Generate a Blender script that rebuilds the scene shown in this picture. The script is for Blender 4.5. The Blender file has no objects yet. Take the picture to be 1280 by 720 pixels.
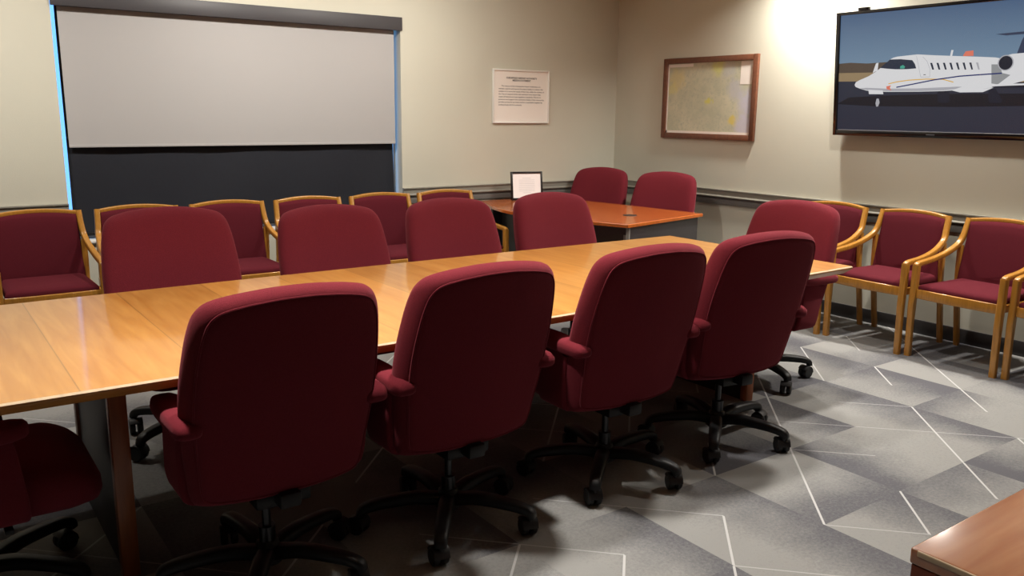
import bpy, bmesh, math, random
from mathutils import Vector, Matrix
random.seed(4)
S = bpy.context.scene
COL = S.collection
PI = math.pi
R = math.radians

# ------------------------------------------------------------------ camera
H = 1.5
f, yaw, pitch, roll = 1054.9, R(35.816), R(11.712), R(0.693)
F = Vector((math.sin(yaw)*math.cos(pitch), math.cos(yaw)*math.cos(pitch), -math.sin(pitch)))
Rt = Vector((math.cos(yaw), -math.sin(yaw), 0)); Up = Rt.cross(F)
X = math.cos(roll)*Rt + math.sin(roll)*Up
Y = -math.sin(roll)*Rt + math.cos(roll)*Up
cam = bpy.data.objects.new('camera', bpy.data.cameras.new('camera'))
COL.objects.link(cam)
m = Matrix((X, Y, -F)).transposed().to_4x4(); m.translation = Vector((0, 0, H))
cam.matrix_world = m
cam.data.sensor_width = 36; cam.data.lens = f*36/1280; cam.data.clip_start = .02
S.camera = cam

# ------------------------------------------------------------------ world, exposure
S.view_settings.view_transform = 'Standard'; S.view_settings.look = 'None'
S.view_settings.exposure = 0; S.view_settings.gamma = 1; S.view_settings.use_curve_mapping = False
w = bpy.data.worlds.new('sky'); S.world = w; w.use_nodes = True
w.node_tree.nodes['Background'].inputs[0].default_value = (.15, .42, .95, 1)
w.node_tree.nodes['Background'].inputs[1].default_value = 2.2

# room size
W, D, CZ = 5.75, 6.27, 2.78       # right wall x, window wall y, ceiling
XL, YF = -2.6, -2.2

# ------------------------------------------------------------------ lamps (ceiling)
LAMP_COL = (1, .94, .86)
DOWN = [(.55, 2.55, 26), (1.9, 2.55, 27), (3.4, 2.55, 22)]
BACKROW_FILL = [(.1, 5.0, 25), (2.0, 5.0, 25), (3.3, 5.0, 20)]  # unseen lamps added to brighten the window wall
WASH = [(5.5, 4.0, 46), (4.75, 3.0, 19), (5.45, 2.05, 40)]
FRONT_FILL = (2.2, -.1, 10)  # unseen lamp added to brighten the foreground desk

# ------------------------------------------------------------------ materials
def srgb(r, g, b):
    c = []
    for v in (r, g, b):
        v /= 255
        c.append(v/12.92 if v <= .04045 else ((v+.055)/1.055)**2.4)
    return (*c, 1)
def mat(name, col, rough=.6, metal=0, spec=.5, coat=0, sheen=0, sheen_tint=None, bump=0, bscale=200, var=0, vscale=3, stretch=None, emit=None, estr=0):
    M = bpy.data.materials.new(name); M.use_nodes = True
    nt = M.node_tree; b = nt.nodes['Principled BSDF']
    b.inputs['Base Color'].default_value = col
    b.inputs['Roughness'].default_value = rough; b.inputs['Metallic'].default_value = metal
    b.inputs['Specular IOR Level'].default_value = spec
    b.inputs['Coat Weight'].default_value = coat; b.inputs['Coat Roughness'].default_value = .12
    b.inputs['Sheen Weight'].default_value = sheen; b.inputs['Sheen Roughness'].default_value = .4
    if sheen_tint: b.inputs['Sheen Tint'].default_value = sheen_tint
    if emit: b.inputs['Emission Color'].default_value = emit; b.inputs['Emission Strength'].default_value = estr
    tc = nt.nodes.new('ShaderNodeTexCoord')
    vec = tc.outputs['Object']
    if stretch:
        mp = nt.nodes.new('ShaderNodeMapping'); mp.inputs['Scale'].default_value = stretch
        nt.links.new(vec, mp.inputs[0]); vec = mp.outputs[0]
    if var:
        n = nt.nodes.new('ShaderNodeTexNoise'); n.inputs['Scale'].default_value = vscale; n.inputs['Detail'].default_value = 6
        nt.links.new(vec, n.inputs['Vector'])
        mx = nt.nodes.new('ShaderNodeMix'); mx.data_type = 'RGBA'
        mx.inputs['A'].default_value = tuple(c*(1-var) for c in col[:3])+(1,)
        mx.inputs['B'].default_value = tuple(min(1, c*(1+var)) for c in col[:3])+(1,)
        r_ = nt.nodes.new('ShaderNodeMapRange'); r_.inputs[1].default_value = .3; r_.inputs[2].default_value = .7
        nt.links.new(n.outputs['Fac'], r_.inputs[0]); nt.links.new(r_.outputs[0], mx.inputs['Factor'])
        nt.links.new(mx.outputs['Result'], b.inputs['Base Color'])
    if bump:
        n = nt.nodes.new('ShaderNodeTexNoise'); n.inputs['Scale'].default_value = bscale; n.inputs['Detail'].default_value = 3
        nt.links.new(tc.outputs['Object'], n.inputs['Vector'])
        bp = nt.nodes.new('ShaderNodeBump'); bp.inputs['Strength'].default_value = bump; bp.inputs['Distance'].default_value = .003
        nt.links.new(n.outputs['Fac'], bp.inputs['Height']); nt.links.new(bp.outputs[0], b.inputs['Normal'])
    return M

M = {}
M['wall'] = mat('wall_paint', srgb(198, 196, 181), .75, spec=.25, bump=.15, bscale=140, var=.015, vscale=2)
M['wall_dim'] = mat('dark_unseen_wall', srgb(40, 36, 33), .8, bump=.15, bscale=140)  # unseen walls made this dark to cut bounced light
M['ceil'] = mat('ceiling_paint', srgb(225, 222, 212), .9, bump=.2, bscale=60)
M['rail'] = mat('rail_paint', srgb(140, 137, 127), .5)
M['rail_dark'] = mat('rail_dark_paint', srgb(112, 110, 107), .45)
M['base'] = mat('baseboard_vinyl', srgb(62, 60, 60), .5)
M['fabric'] = mat('maroon_fabric', srgb(106, 35, 44), .95, spec=.1, sheen=.3, sheen_tint=srgb(220, 130, 140), bump=.5, bscale=450, var=.1, vscale=240)
M['fabric2'] = mat('guest_fabric', srgb(84, 24, 34), .95, spec=.15, sheen=.1, sheen_tint=srgb(200, 100, 120), bump=.4, bscale=420, var=.12, vscale=260)
M['oak'] = mat('oak', srgb(170, 118, 44), .32, coat=.5, var=.16, vscale=14, stretch=(6, 6, 1))
M['oak_dark'] = mat('oak_post', srgb(150, 84, 42), .45, coat=.2, var=.15, vscale=14, stretch=(6, 6, .6))
M['black'] = mat('black_plastic', srgb(19, 19, 21), .48, spec=.35, bump=.1, bscale=300)
M['black_rubber'] = mat('caster_rubber', srgb(22, 22, 24), .5)
M['steel'] = mat('steel', srgb(60, 60, 62), .3, metal=.9)
M['laminate'] = mat('charcoal_laminate', srgb(56, 54, 57), .35, coat=.3, var=.06, vscale=60)
M['panel'] = mat('pedestal_laminate', srgb(58, 56, 56), .5, var=.06, vscale=60)
M['laminate_edge'] = mat('grey_edge_band', srgb(150, 148, 142), .5)
M['valance'] = mat('charcoal_valance', srgb(62, 60, 63), .5)
M['shade'] = mat('grey_shade_cloth', srgb(170, 168, 167), .9, spec=.1, bump=.15, bscale=500)
M['shade_black'] = mat('black_shade_cloth', srgb(36, 38, 45), .62, spec=.25, bump=.8, bscale=9)
M['frame_white'] = mat('white_metal', srgb(228, 226, 220), .35)
M['alu'] = mat('window_aluminium', srgb(150, 150, 150), .4, metal=.5)
M['walnut'] = mat('walnut_frame', srgb(106, 64, 44), .45, coat=.2, var=.2, vscale=12, stretch=(1, 4, 4))
M['paper'] = mat('paper', srgb(238, 232, 224), .6)
M['paper_bright'] = mat('paper_bright', srgb(250, 248, 248), .5)
M['ink'] = mat('ink', srgb(70, 68, 66), .8)
M['ink_faint'] = mat('faint_ink', srgb(214, 214, 216), .8)
M['frame_black'] = mat('black_wood_frame', srgb(28, 24, 24), .35)
M['tvblack'] = mat('tv_bezel', srgb(14, 14, 16), .18, coat=.5)
M['grommet'] = mat('grommet_plastic', srgb(38, 30, 28), .5)
M['plate'] = mat('outlet_plastic', srgb(190, 188, 180), .4)
M['worn_lit_edge'] = mat('worn_edge', srgb(214, 190, 156), .4, var=.12, vscale=30)  # real wear on the side desk; wear and painted highlight on the table
M['cherry_side'] = mat('dark_cherry', srgb(110, 50, 30), .4, coat=.2, var=.12, vscale=10, stretch=(1, 1, 5))
M['white_wall_panel'] = mat('radiator_paint', srgb(196, 196, 192), .5)

def wood_top(name, c1, c2, rough, panel=None, along='y', coat=.6, x0=0):
    """glossy veneer; panel = width of the veneer leaves whose seams cross the top"""
    Mt = bpy.data.materials.new(name); Mt.use_nodes = True
    nt = Mt.node_tree; L = nt.links.new; b = nt.nodes['Principled BSDF']
    b.inputs['Roughness'].default_value = rough; b.inputs['Coat Weight'].default_value = coat; b.inputs['Coat Roughness'].default_value = .09
    b.inputs['Specular IOR Level'].default_value = .5
    tc = nt.nodes.new('ShaderNodeTexCoord'); mp = nt.nodes.new('ShaderNodeMapping')
    mp.inputs['Scale'].default_value = (9, .9, 1) if along == 'y' else (.9, 9, 1)
    L(tc.outputs['Object'], mp.inputs[0])
    n = nt.nodes.new('ShaderNodeTexNoise'); n.inputs['Scale'].default_value = 3; n.inputs['Detail'].default_value = 8; n.inputs['Distortion'].default_value = .6
    L(mp.outputs[0], n.inputs['Vector'])
    mx = nt.nodes.new('ShaderNodeMix'); mx.data_type = 'RGBA'; mx.inputs['A'].default_value = c1; mx.inputs['B'].default_value = c2
    mr = nt.nodes.new('ShaderNodeMapRange'); mr.inputs[1].default_value = .3; mr.inputs[2].default_value = .7
    L(n.outputs['Fac'], mr.inputs[0]); L(mr.outputs[0], mx.inputs['Factor'])
    out = mx.outputs['Result']
    if panel:
        sx = nt.nodes.new('ShaderNodeSeparateXYZ'); L(tc.outputs['Object'], sx.inputs[0])
        def mth(op, a, bb=None, c=None):
            k = nt.nodes.new('ShaderNodeMath'); k.operation = op
            for i, v in enumerate((a, bb, c)):
                if v is None: continue
                if isinstance(v, (int, float)): k.inputs[i].default_value = v
                else: L(v, k.inputs[i])
            return k.outputs[0]
        u = mth('DIVIDE', mth('SUBTRACT', sx.outputs[0], x0), panel)
        fl = mth('FLOOR', u)
        wn = nt.nodes.new('ShaderNodeTexWhiteNoise'); wn.noise_dimensions = '1D'; L(fl, wn.inputs['W'])
        dist = mth('ABSOLUTE', mth('SUBTRACT', mth('FRACT', mth('ADD', u, .5)), .5))
        seam = mth('LESS_THAN', dist, .006)
        k = mth('ADD', .86, mth('MULTIPLY', wn.outputs['Value'], .22))
        k = mth('MULTIPLY', k, mth('SUBTRACT', 1, mth('MULTIPLY', seam, .35)))
        m2 = nt.nodes.new('ShaderNodeMix'); m2.data_type = 'RGBA'; m2.blend_type = 'MULTIPLY'; m2.inputs['Factor'].default_value = 1
        L(out, m2.inputs['A'])
        cb = nt.nodes.new('ShaderNodeCombineXYZ')
        for i in range(3): L(k, cb.inputs[i])
        L(cb.outputs[0], m2.inputs['B']); out = m2.outputs['Result']
    L(out, b.inputs['Base Color'])
    return Mt
M['table_top'] = wood_top('honey_veneer', srgb(178, 118, 46), srgb(198, 142, 68), .34, panel=.345, x0=.333)
M['desk_top'] = wood_top('orange_veneer', srgb(170, 84, 28), srgb(190, 102, 40), .25)
M['front_desk_top'] = wood_top('worn_cherry_veneer', srgb(164, 104, 70), srgb(188, 130, 92), .22, along='x', coat=1)
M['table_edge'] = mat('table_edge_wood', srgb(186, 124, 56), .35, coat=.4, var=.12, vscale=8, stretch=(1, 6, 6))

def glass():
    Mt = bpy.data.materials.new('window_glass'); Mt.use_nodes = True; nt = Mt.node_tree
    o = nt.nodes['Material Output']; nt.nodes.remove(nt.nodes['Principled BSDF'])
    t = nt.nodes.new('ShaderNodeBsdfTransparent'); g = nt.nodes.new('ShaderNodeBsdfGlossy'); g.inputs['Roughness'].default_value = .02
    mx = nt.nodes.new('ShaderNodeMixShader'); mx.inputs[0].default_value = .08
    nt.links.new(t.outputs[0], mx.inputs[1]); nt.links.new(g.outputs[0], mx.inputs[2]); nt.links.new(mx.outputs[0], o.inputs[0])
    return Mt
M['glass'] = glass()
def emis(name, col, s=1):
    Mt = bpy.data.materials.new(name); Mt.use_nodes = True; nt = Mt.node_tree
    b = nt.nodes['Principled BSDF']; b.inputs['Base Color'].default_value = (.01, .01, .01, 1); b.inputs['Roughness'].default_value = .25
    b.inputs['Emission Color'].default_value = col; b.inputs['Emission Strength'].default_value = s
    return Mt

# ------------------------------------------------------------------ mesh helpers
def link(name, me, material, parent=None, smooth=40):
    o = bpy.data.objects.new(name, me); COL.objects.link(o)
    if material is not None:
        for mm in (material if isinstance(material, (list, tuple)) else [material]): me.materials.append(mm)
    if smooth:
        me.shade_smooth(); me.set_sharp_from_angle(angle=R(smooth))
    if parent: o.parent = parent
    return o
def obj(name, bm, material, parent=None, smooth=40):
    bmesh.ops.recalc_face_normals(bm, faces=bm.faces)
    me = bpy.data.meshes.new(name); bm.to_mesh(me); bm.free()
    return link(name, me, material, parent, smooth)
def box(bm, x0, x1, y0, y1, z0, z1, bev=0, seg=2, mi=0):
    r = bmesh.ops.create_cube(bm, size=1)
    vs = r['verts']
    for v in vs:
        v.co = Vector(((x0+x1)/2+v.co.x*(x1-x0), (y0+y1)/2+v.co.y*(y1-y0), (z0+z1)/2+v.co.z*(z1-z0)))
    es = list({e for v in vs for e in v.link_edges})
    for fc in {fc for v in vs for fc in v.link_faces}: fc.material_index = mi
    if bev: bmesh.ops.bevel(bm, geom=es, offset=bev, segments=seg, profile=.5, affect='EDGES')
def bx(name, a, material, parent=None, bev=0, seg=2):
    bm = bmesh.new(); box(bm, *a, bev, seg); return obj(name, bm, material, parent)
def loft(bm, rings, cap=True):
    """rings: lists of equal numbers of points, closed loops"""
    R_ = [[bm.verts.new(p) for p in r] for r in rings]
    n = len(R_[0])
    for a, b in zip(R_, R_[1:]):
        for i in range(n): bm.faces.new((a[i], a[(i+1) % n], b[(i+1) % n], b[i]))
    if cap: bm.faces.new(R_[0][::-1]); bm.faces.new(R_[-1])
def sweep(bm, pts, w, h, side=Vector((1, 0, 0)), rnd=.3):
    """rounded rectangular bar along pts; w = size along side, h = across; both may be lists"""
    pts = [Vector(p) for p in pts]; rings = []
    for i, p in enumerate(pts):
        t = (pts[min(i+1, len(pts)-1)]-pts[max(i-1, 0)]).normalized()
        s = (side - t*side.dot(t)).normalized(); u = t.cross(s)
        ww = (w[i] if isinstance(w, list) else w)/2; hh = (h[i] if isinstance(h, list) else h)/2
        r = min(ww, hh)*rnd; ring = []
        for (cx, cy, a0) in ((ww-r, hh-r, 0), (-ww+r, hh-r, 90), (-ww+r, -hh+r, 180), (ww-r, -hh+r, 270)):
            for k in range(4):
                a = R(a0+k*30); ring.append(p+s*(cx+r*math.cos(a))+u*(cy+r*math.sin(a)))
        rings.append(ring)
    loft(bm, rings)
def smoothpath(pts, n=6):
    """catmull-rom"""
    P = [Vector(p) for p in pts]; P = [P[0]*2-P[1]]+P+[P[-1]*2-P[-2]]; out = []
    for i in range(1, len(P)-2):
        for k in range(n):
            t = k/n; a, b, c, d = P[i-1:i+3]
            out.append(.5*((2*b)+(c-a)*t+(2*a-5*b+4*c-d)*t*t+(3*b-a-3*c+d)*t**3))
    out.append(P[-2]); return out
def cyl(bm, p0, p1, r0, r1=None, n=20, bev=0):
    p0 = Vector(p0); p1 = Vector(p1); r1 = r0 if r1 is None else r1
    t = (p1-p0).normalized(); s = t.orthogonal().normalized(); u = t.cross(s)
    ring = lambda p, r: [p+s*r*math.cos(2*PI*i/n)+u*r*math.sin(2*PI*i/n) for i in range(n)]
    if bev: rs = [ring(p0, r0-bev), ring(p0+t*bev, r0), ring(p1-t*bev, r1), ring(p1, r1-bev)]
    else: rs = [ring(p0, r0), ring(p1, r1)]
    loft(bm, rs)
def prism(bm, poly, z0, z1, mi=0, ax='z'):
    a = [bm.verts.new((x, y, z0)) for x, y in poly]; b = [bm.verts.new((x, y, z1)) for x, y in poly]
    n = len(poly); fs = [bm.faces.new(a[::-1]), bm.faces.new(b)]
    for i in range(n): fs.append(bm.faces.new((a[i], a[(i+1) % n], b[(i+1) % n], b[i])))
    for fc in fs: fc.material_index = mi
def empty(name, loc=(0, 0, 0), rz=0):
    o = bpy.data.objects.new(name, None); COL.objects.link(o); o.empty_display_size = .1
    o.location = loc; o.rotation_euler = (0, 0, rz); return o
def tag(o, label, cat, group=None):
    o['label'] = label; o['category'] = cat
    if group: o['group'] = group
    return o
def struct(o): o['kind'] = 'structure'; return o
def copy_tree(o, parent=None):
    c = o.copy(); COL.objects.link(c); c.parent = parent
    for ch in [x for x in o.children]: copy_tree(ch, c)
    return c

# ================================================================== THE ROOM
T = .15
# opening of the window
WX0, WX1, WZ0, WZ1 = .88, 3.385, .60, 2.24
WD = .17     # depth of the window recess
bm = bmesh.new()
box(bm, XL-T, WX0, D, D+WD, 0, CZ); box(bm, WX1, W+T, D, D+WD, 0, CZ)
box(bm, WX0, WX1, D, D+WD, 0, WZ0); box(bm, WX0, WX1, D, D+WD, WZ1, CZ)
struct(obj('wall_back', bm, M['wall'], smooth=0))
struct(bx('wall_right', (W, W+T, YF-T, D, 0, CZ), M['wall']))
struct(bx('wall_left', (XL-T, XL, YF-T, D, 0, CZ), M['wall_dim']))
struct(bx('wall_front', (XL, W, YF-T, YF, 0, CZ), M['wall_dim']))
struct(bx('ceiling', (XL-T, W+T, YF-T, D+WD, CZ, CZ+.1), M['ceil']))

# ---- carpet: one floor, tiles carry their own gradient and line marks
TX, TY, OX, OY = .515, .53, 2.157, 2.209
# (i, j): (tone, gradient direction 0=+x 1=+y 2=-x 3=-y (dark side), [diag / lower half, diag / upper half, diag \ left half, diag \ right half])
SPEC = {
 (0, -1): (.12, 0, [1, 0, 1, 0]), (-1, -1): (.12, 0, [1, 0, 1, 0]), (1, -1): (.1, 3, [1, 1, 0, 0]), (2, -1): (0, 2, [0, 0, 1, 0]),
 (3, -1): (0, 0, [1, 1, 1, 1]), (4, -1): (.15, 1, [0, 1, 0, 0]), (3, 0): (.05, 0, [0, 0, 0, 1]), (2, 0): (0, 0, [1, 1, 0, 1]),
 (4, 0): (-.15, 0, [0, 1, 0, 0]), (5, 0): (.08, 0, [1, 1, 0, 0]), (3, 1): (-.1, 3, [1, 0, 0, 0]), (4, 1): (.05, 0, [1, 1, 0, 0]),
 (5, 1): (.15, 3, [0, 1, 0, 0]), (1, 0): (-.1, 3, [1, 0, 0, 0]), (0, 0): (.2, 1, [0, 0, 0, 0]), (-1, 0): (-.1, 1, [0, 0, 0, 1]),
 (-2, 0): (-.05, 0, [0, 0, 0, 1]), (-2, -1): (-.05, 3, [0, 1, 0, 0]), (-1, -2): (.1, 1, [0, 1, 0, 0]), (0, -2): (.05, 0, [0, 0, 1, 0]),
 (1, -2): (.05, 0, [0, 1, 1, 0]), (2, -2): (.2, 1, [0, 1, 0, 0]), (3, -2): (-.25, 2, [0, 1, 0, 0]), (4, -2): (.1, 3, [0, 0, 1, 0]),
 (6, 0): (0, 1, [0, 0, 0, 0]), (5, -1): (-.1, 0, [1, 0, 0, 0]), (4, 2): (.1, 0, [0, 0, 0, 0]), (5, 2): (0, 2, [0, 0, 0, 0])}
def carpet():
    i0, i1 = math.floor((XL-OX)/TX), math.ceil((W-OX)/TX); j0, j1 = math.floor((YF-OY)/TY), math.ceil((D-OY)/TY)
    vs, fs, data = [], [], []
    rnd = random.Random(11)
    cx = lambda i: min(max(OX+i*TX, XL), W); cy = lambda j: min(max(OY+j*TY, YF), D)
    uvs = []
    for i in range(i0, i1):
        for j in range(j0, j1):
            a, b, c, d = cx(i), cx(i+1), cy(j), cy(j+1)
            if b-a < 1e-5 or d-c < 1e-5: continue
            k = len(vs); vs += [(a, c, 0), (b, c, 0), (b, d, 0), (a, d, 0)]; fs.append((k, k+1, k+2, k+3))
            uu = lambda x: (x-OX)/TX-i; vv = lambda y: (y-OY)/TY-j
            uvs += [(uu(a), vv(c)), (uu(b), vv(c)), (uu(b), vv(d)), (uu(a), vv(d))]
            s = SPEC.get((i, j))
            if s is None:
                p = rnd.random(); q = rnd.random()
                s = (rnd.uniform(-.25, .25), rnd.choice((1, 3, 1, 3, 0, 2)),
                     [p < .55, .2 < p < .7, q < .4, .2 < q < .5])
            data.append(s)
    me = bpy.data.meshes.new('floor'); me.from_pydata(vs, [], fs)
    uv = me.uv_layers.new(name='tile')
    for n, (u, v) in enumerate(uvs): uv.data[n].uv = (u, v)
    for nm, ty in (('tone', 'FLOAT'), ('grad', 'FLOAT_VECTOR'), ('diag', 'FLOAT_VECTOR'), ('diag2', 'FLOAT_VECTOR')): me.attributes.new(nm, ty, 'FACE')
    A, G, Dg, Dh = (me.attributes[k] for k in ('tone', 'grad', 'diag', 'diag2'))
    for n, (t, g, dd) in enumerate(data):
        A.data[n].value = t
        G.data[n].vector = [(1, 0, 0), (0, 1, 0), (-1, 0, 0), (0, -1, 0)][g]
        Dg.data[n].vector = (float(dd[0]), float(dd[1]), 0); Dh.data[n].vector = (float(dd[2]), float(dd[3]), 0)
    Mt = bpy.data.materials.new('carpet_tiles'); Mt.use_nodes = True; nt = Mt.node_tree; L = nt.links.new
    b = nt.nodes['Principled BSDF']; b.inputs['Roughness'].default_value = .95; b.inputs['Specular IOR Level'].default_value = .1
    def mth(op, a, bb=None, c=None, clamp=False):
        k = nt.nodes.new('ShaderNodeMath'); k.operation = op; k.use_clamp = clamp
        for i, v in enumerate((a, bb, c)):
            if v is None: continue
            if isinstance(v, (int, float)): k.inputs[i].default_value = v
            else: L(v, k.inputs[i])
        return k.outputs[0]
    def attr(n):
        a = nt.nodes.new('ShaderNodeAttribute'); a.attribute_name = n; return a
    uvn = nt.nodes.new('ShaderNodeUVMap'); uvn.uv_map = 'tile'
    sp = nt.nodes.new('ShaderNodeSeparateXYZ'); L(uvn.outputs[0], sp.inputs[0]); u, v = sp.outputs[0], sp.outputs[1]
    cen = nt.nodes.new('ShaderNodeVectorMath'); cen.operation = 'SUBTRACT'; L(uvn.outputs[0], cen.inputs[0]); cen.inputs[1].default_value = (.5, .5, 0)
    dot = nt.nodes.new('ShaderNodeVectorMath'); dot.operation = 'DOT_PRODUCT'; L(cen.outputs[0], dot.inputs[0]); L(attr('grad').outputs['Vector'], dot.inputs[1])
    tc = nt.nodes.new('ShaderNodeTexCoord')
    n1 = nt.nodes.new('ShaderNodeTexNoise'); n1.inputs['Scale'].default_value = 3.2; n1.inputs['Detail'].default_value = 3; L(tc.outputs['Object'], n1.inputs['Vector'])
    n2 = nt.nodes.new('ShaderNodeTexNoise'); n2.inputs['Scale'].default_value = 70; n2.inputs['Detail'].default_value = 5; n2.inputs['Roughness'].default_value = .8; L(tc.outputs['Object'], n2.inputs['Vector'])
    g = mth('ADD', dot.outputs['Value'], mth('MULTIPLY', mth('SUBTRACT', n1.outputs['Fac'], .5), .9))
    mr = nt.nodes.new('ShaderNodeMapRange'); mr.interpolation_type = 'SMOOTHSTEP'; mr.inputs[1].default_value = -.35; mr.inputs[2].default_value = .55
    mr.inputs[3].default_value = 1; mr.inputs[4].default_value = 0; L(g, mr.inputs[0])
    val = mth('ADD', mr.outputs[0], attr('tone').outputs['Fac'])
    val = mth('ADD', val, mth('MULTIPLY', mth('SUBTRACT', n2.outputs['Fac'], .5), 1.5), clamp=True)
    ramp = nt.nodes.new('ShaderNodeValToRGB'); L(val, ramp.inputs[0])
    ramp.color_ramp.elements[0].color = srgb(92, 92, 97); ramp.color_ramp.elements[1].color = srgb(140, 140, 138)
    # diagonals
    dA = mth('ABSOLUTE', mth('SUBTRACT', u, v)); dB = mth('ABSOLUTE', mth('SUBTRACT', mth('ADD', u, v), 1))
    sA = nt.nodes.new('ShaderNodeSeparateXYZ'); L(attr('diag').outputs['Vector'], sA.inputs[0])
    sB = nt.nodes.new('ShaderNodeSeparateXYZ'); L(attr('diag2').outputs['Vector'], sB.inputs[0])
    right = mth('GREATER_THAN', u, .5); left = mth('SUBTRACT', 1, right)
    mA = mth('ADD', mth('MULTIPLY', left, sA.outputs[0]), mth('MULTIPLY', right, sA.outputs[1]))
    mB = mth('ADD', mth('MULTIPLY', left, sB.outputs[0]), mth('MULTIPLY', right, sB.outputs[1]))
    lA = mth('MULTIPLY', mth('LESS_THAN', dA, .012), mA); lB = mth('MULTIPLY', mth('MULTIPLY', mth('LESS_THAN', dB, .009), mB), .55)
    ln = mth('MAXIMUM', lA, lB)
    mx = nt.nodes.new('ShaderNodeMix'); mx.data_type = 'RGBA'; L(ln, mx.inputs['Factor']); L(ramp.outputs[0], mx.inputs['A']); mx.inputs['B'].default_value = srgb(184, 184, 184)
    L(mx.outputs['Result'], b.inputs['Base Color'])
    bp = nt.nodes.new('ShaderNodeBump'); bp.inputs['Strength'].default_value = .5; bp.inputs['Distance'].default_value = .004
    n3 = nt.nodes.new('ShaderNodeTexNoise'); n3.inputs['Scale'].default_value = 260; L(tc.outputs['Object'], n3.inputs['Vector'])
    L(n3.outputs['Fac'], bp.inputs['Height']); L(bp.outputs[0], b.inputs['Normal'])
    struct(link('floor', me, Mt, smooth=0))
carpet()

# ---- chair rail and baseboards (profile = (out, z)) along the walls
RAIL = [(0, .748), (.014, .748), (.018, .77), (.018, .789), (.008, .793), (.008, .803), (.026, .808), (.03, .816), (.026, .824), (.014, .828), (.016, .86), (.026, .868), (.026, .876), (0, .876)]
def moulding(name, p0, p1, out, prof, dark=None):
    p0, p1, out = Vector(p0), Vector(p1), Vector(out); bm = bmesh.new()
    loft(bm, [[p+out*o+Vector((0, 0, z)) for o, z in prof] for p in (p0, p1)])
    bmesh.ops.recalc_face_normals(bm, faces=bm.faces)
    if dark:
        for fc in bm.faces:
            zc = fc.calc_center_median().z
            if dark[0] < zc < dark[1] and len(fc.verts) == 4: fc.material_index = 1
    return struct(obj(name, bm, [M['rail'], M['rail_dark']], smooth=30))
moulding('trim_1', (XL, D, 0), (WX0, D, 0), (0, -1, 0), RAIL, (.755, .812))
moulding('trim_2', (WX1, D, 0), (W, D, 0), (0, -1, 0), RAIL, (.755, .812))
moulding('trim_3', (W, YF, 0), (W, D-.036, 0), (-1, 0, 0), RAIL, (.755, .812))
struct(bx('baseboard_right', (W-.012, W, YF, D, 0, .1), M['base'], bev=.003))
struct(bx('baseboard_back', (XL, W-.013, D-.012, D, 0, .1), M['base'], bev=.003))

# ---- window with aluminium frame and glass, sill
wr = struct(empty('window_1', ((WX0+WX1)/2, D+.145, WZ0)))
bm = bmesh.new(); hw = (WX1-WX0)/2; wh = WZ1-WZ0
for a in ((-hw, -hw+.014, 0, wh), (hw-.014, hw, 0, wh), (-hw+.014, hw-.014, 0, .05), (-hw+.014, hw-.014, wh-.05, wh), (-.025, .025, .05, wh-.05)):
    box(bm, a[0], a[1], -.02, .02, a[2], a[3], .004)
obj('window_frame', bm, M['alu'], wr)
bx('window_pane', (-hw+.013, hw-.013, -.003, .003, .05, wh-.05), M['glass'], wr)
bx('window_sill', (-hw, hw, -.165, -.02, 0, .018), M['frame_white'], wr, bev=.004)

# ================================================================== ROLLER SHADES
t = tag(empty('roller_shade', (2.12, D+.05, WZ1)), 'light grey roller shade pulled two thirds down from a charcoal valance', 'window shade')
sx0, sx1 = .925-2.12, 3.352-2.12
bm = bmesh.new(); box(bm, WX0-2.12+.003, WX1-2.12+.012, -.066, -.042, -.102, 0, .003); box(bm, WX0-2.12+.003, WX1-2.12-.003, -.042, .03, -.012, -.002)
obj('valance', bm, M['valance'], t)
bm = bmesh.new(); n = 24
for i in range(n):
    pass
rings = []
for zz in (-.10, -.3, -.6, -.85, -.985):
    rings.append([(sx0, .0, zz), (sx1, .0, zz), (sx1, .002, zz), (sx0, .002, zz)])
loft(bm, rings); obj('shade_cloth', bm, M['shade'], t, smooth=0)
bx('hem_bar', (sx0, sx1, -.004, .006, -1.0, -.983), M['shade'], t, bev=.002)
# ---- black shade behind
t = tag(empty('blackout_shade', (2.12, D+.09, WZ1)), 'black blackout roller shade hanging lower behind the grey shade', 'window shade')
bm = bmesh.new(); nx, nz = 40, 30; grid = []
rn = random.Random(3)
x0, x1 = .915-2.12, 3.355-2.12
for layer in (0, .0015):
    g = []
    for j in range(nz+1):
        z = -.06-(1.52)*j/nz; row = []
        for i in range(nx+1):
            s = i/nx; x = x0+(x1-x0)*s
            wv = .004*math.sin(s*9+j*.25)*(j/nz)+.003*math.sin(s*23+1.3*j/nz*6)
            if s > .93: x -= .022*(s-.93)/.07*math.sin(min(1, j/nz*1.1)*PI)**2*.6
            row.append(bm.verts.new((x, wv+layer, z)))
        g.append(row)
    for j in range(nz):
        for i in range(nx): bm.faces.new((g[j][i], g[j][i+1], g[j+1][i+1], g[j+1][i]))
obj('shade_cloth', bm, M['shade_black'], t, smooth=80)
bx('hem_bar', (x0, x1-.01, -.006, .008, -1.6, -1.578), M['black'], t, bev=.003)
bm = bmesh.new(); cyl(bm, (x0, 0, -.045), (x1, 0, -.045), .03, n=16); obj('roller_tube', bm, M['alu'], t)

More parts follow.
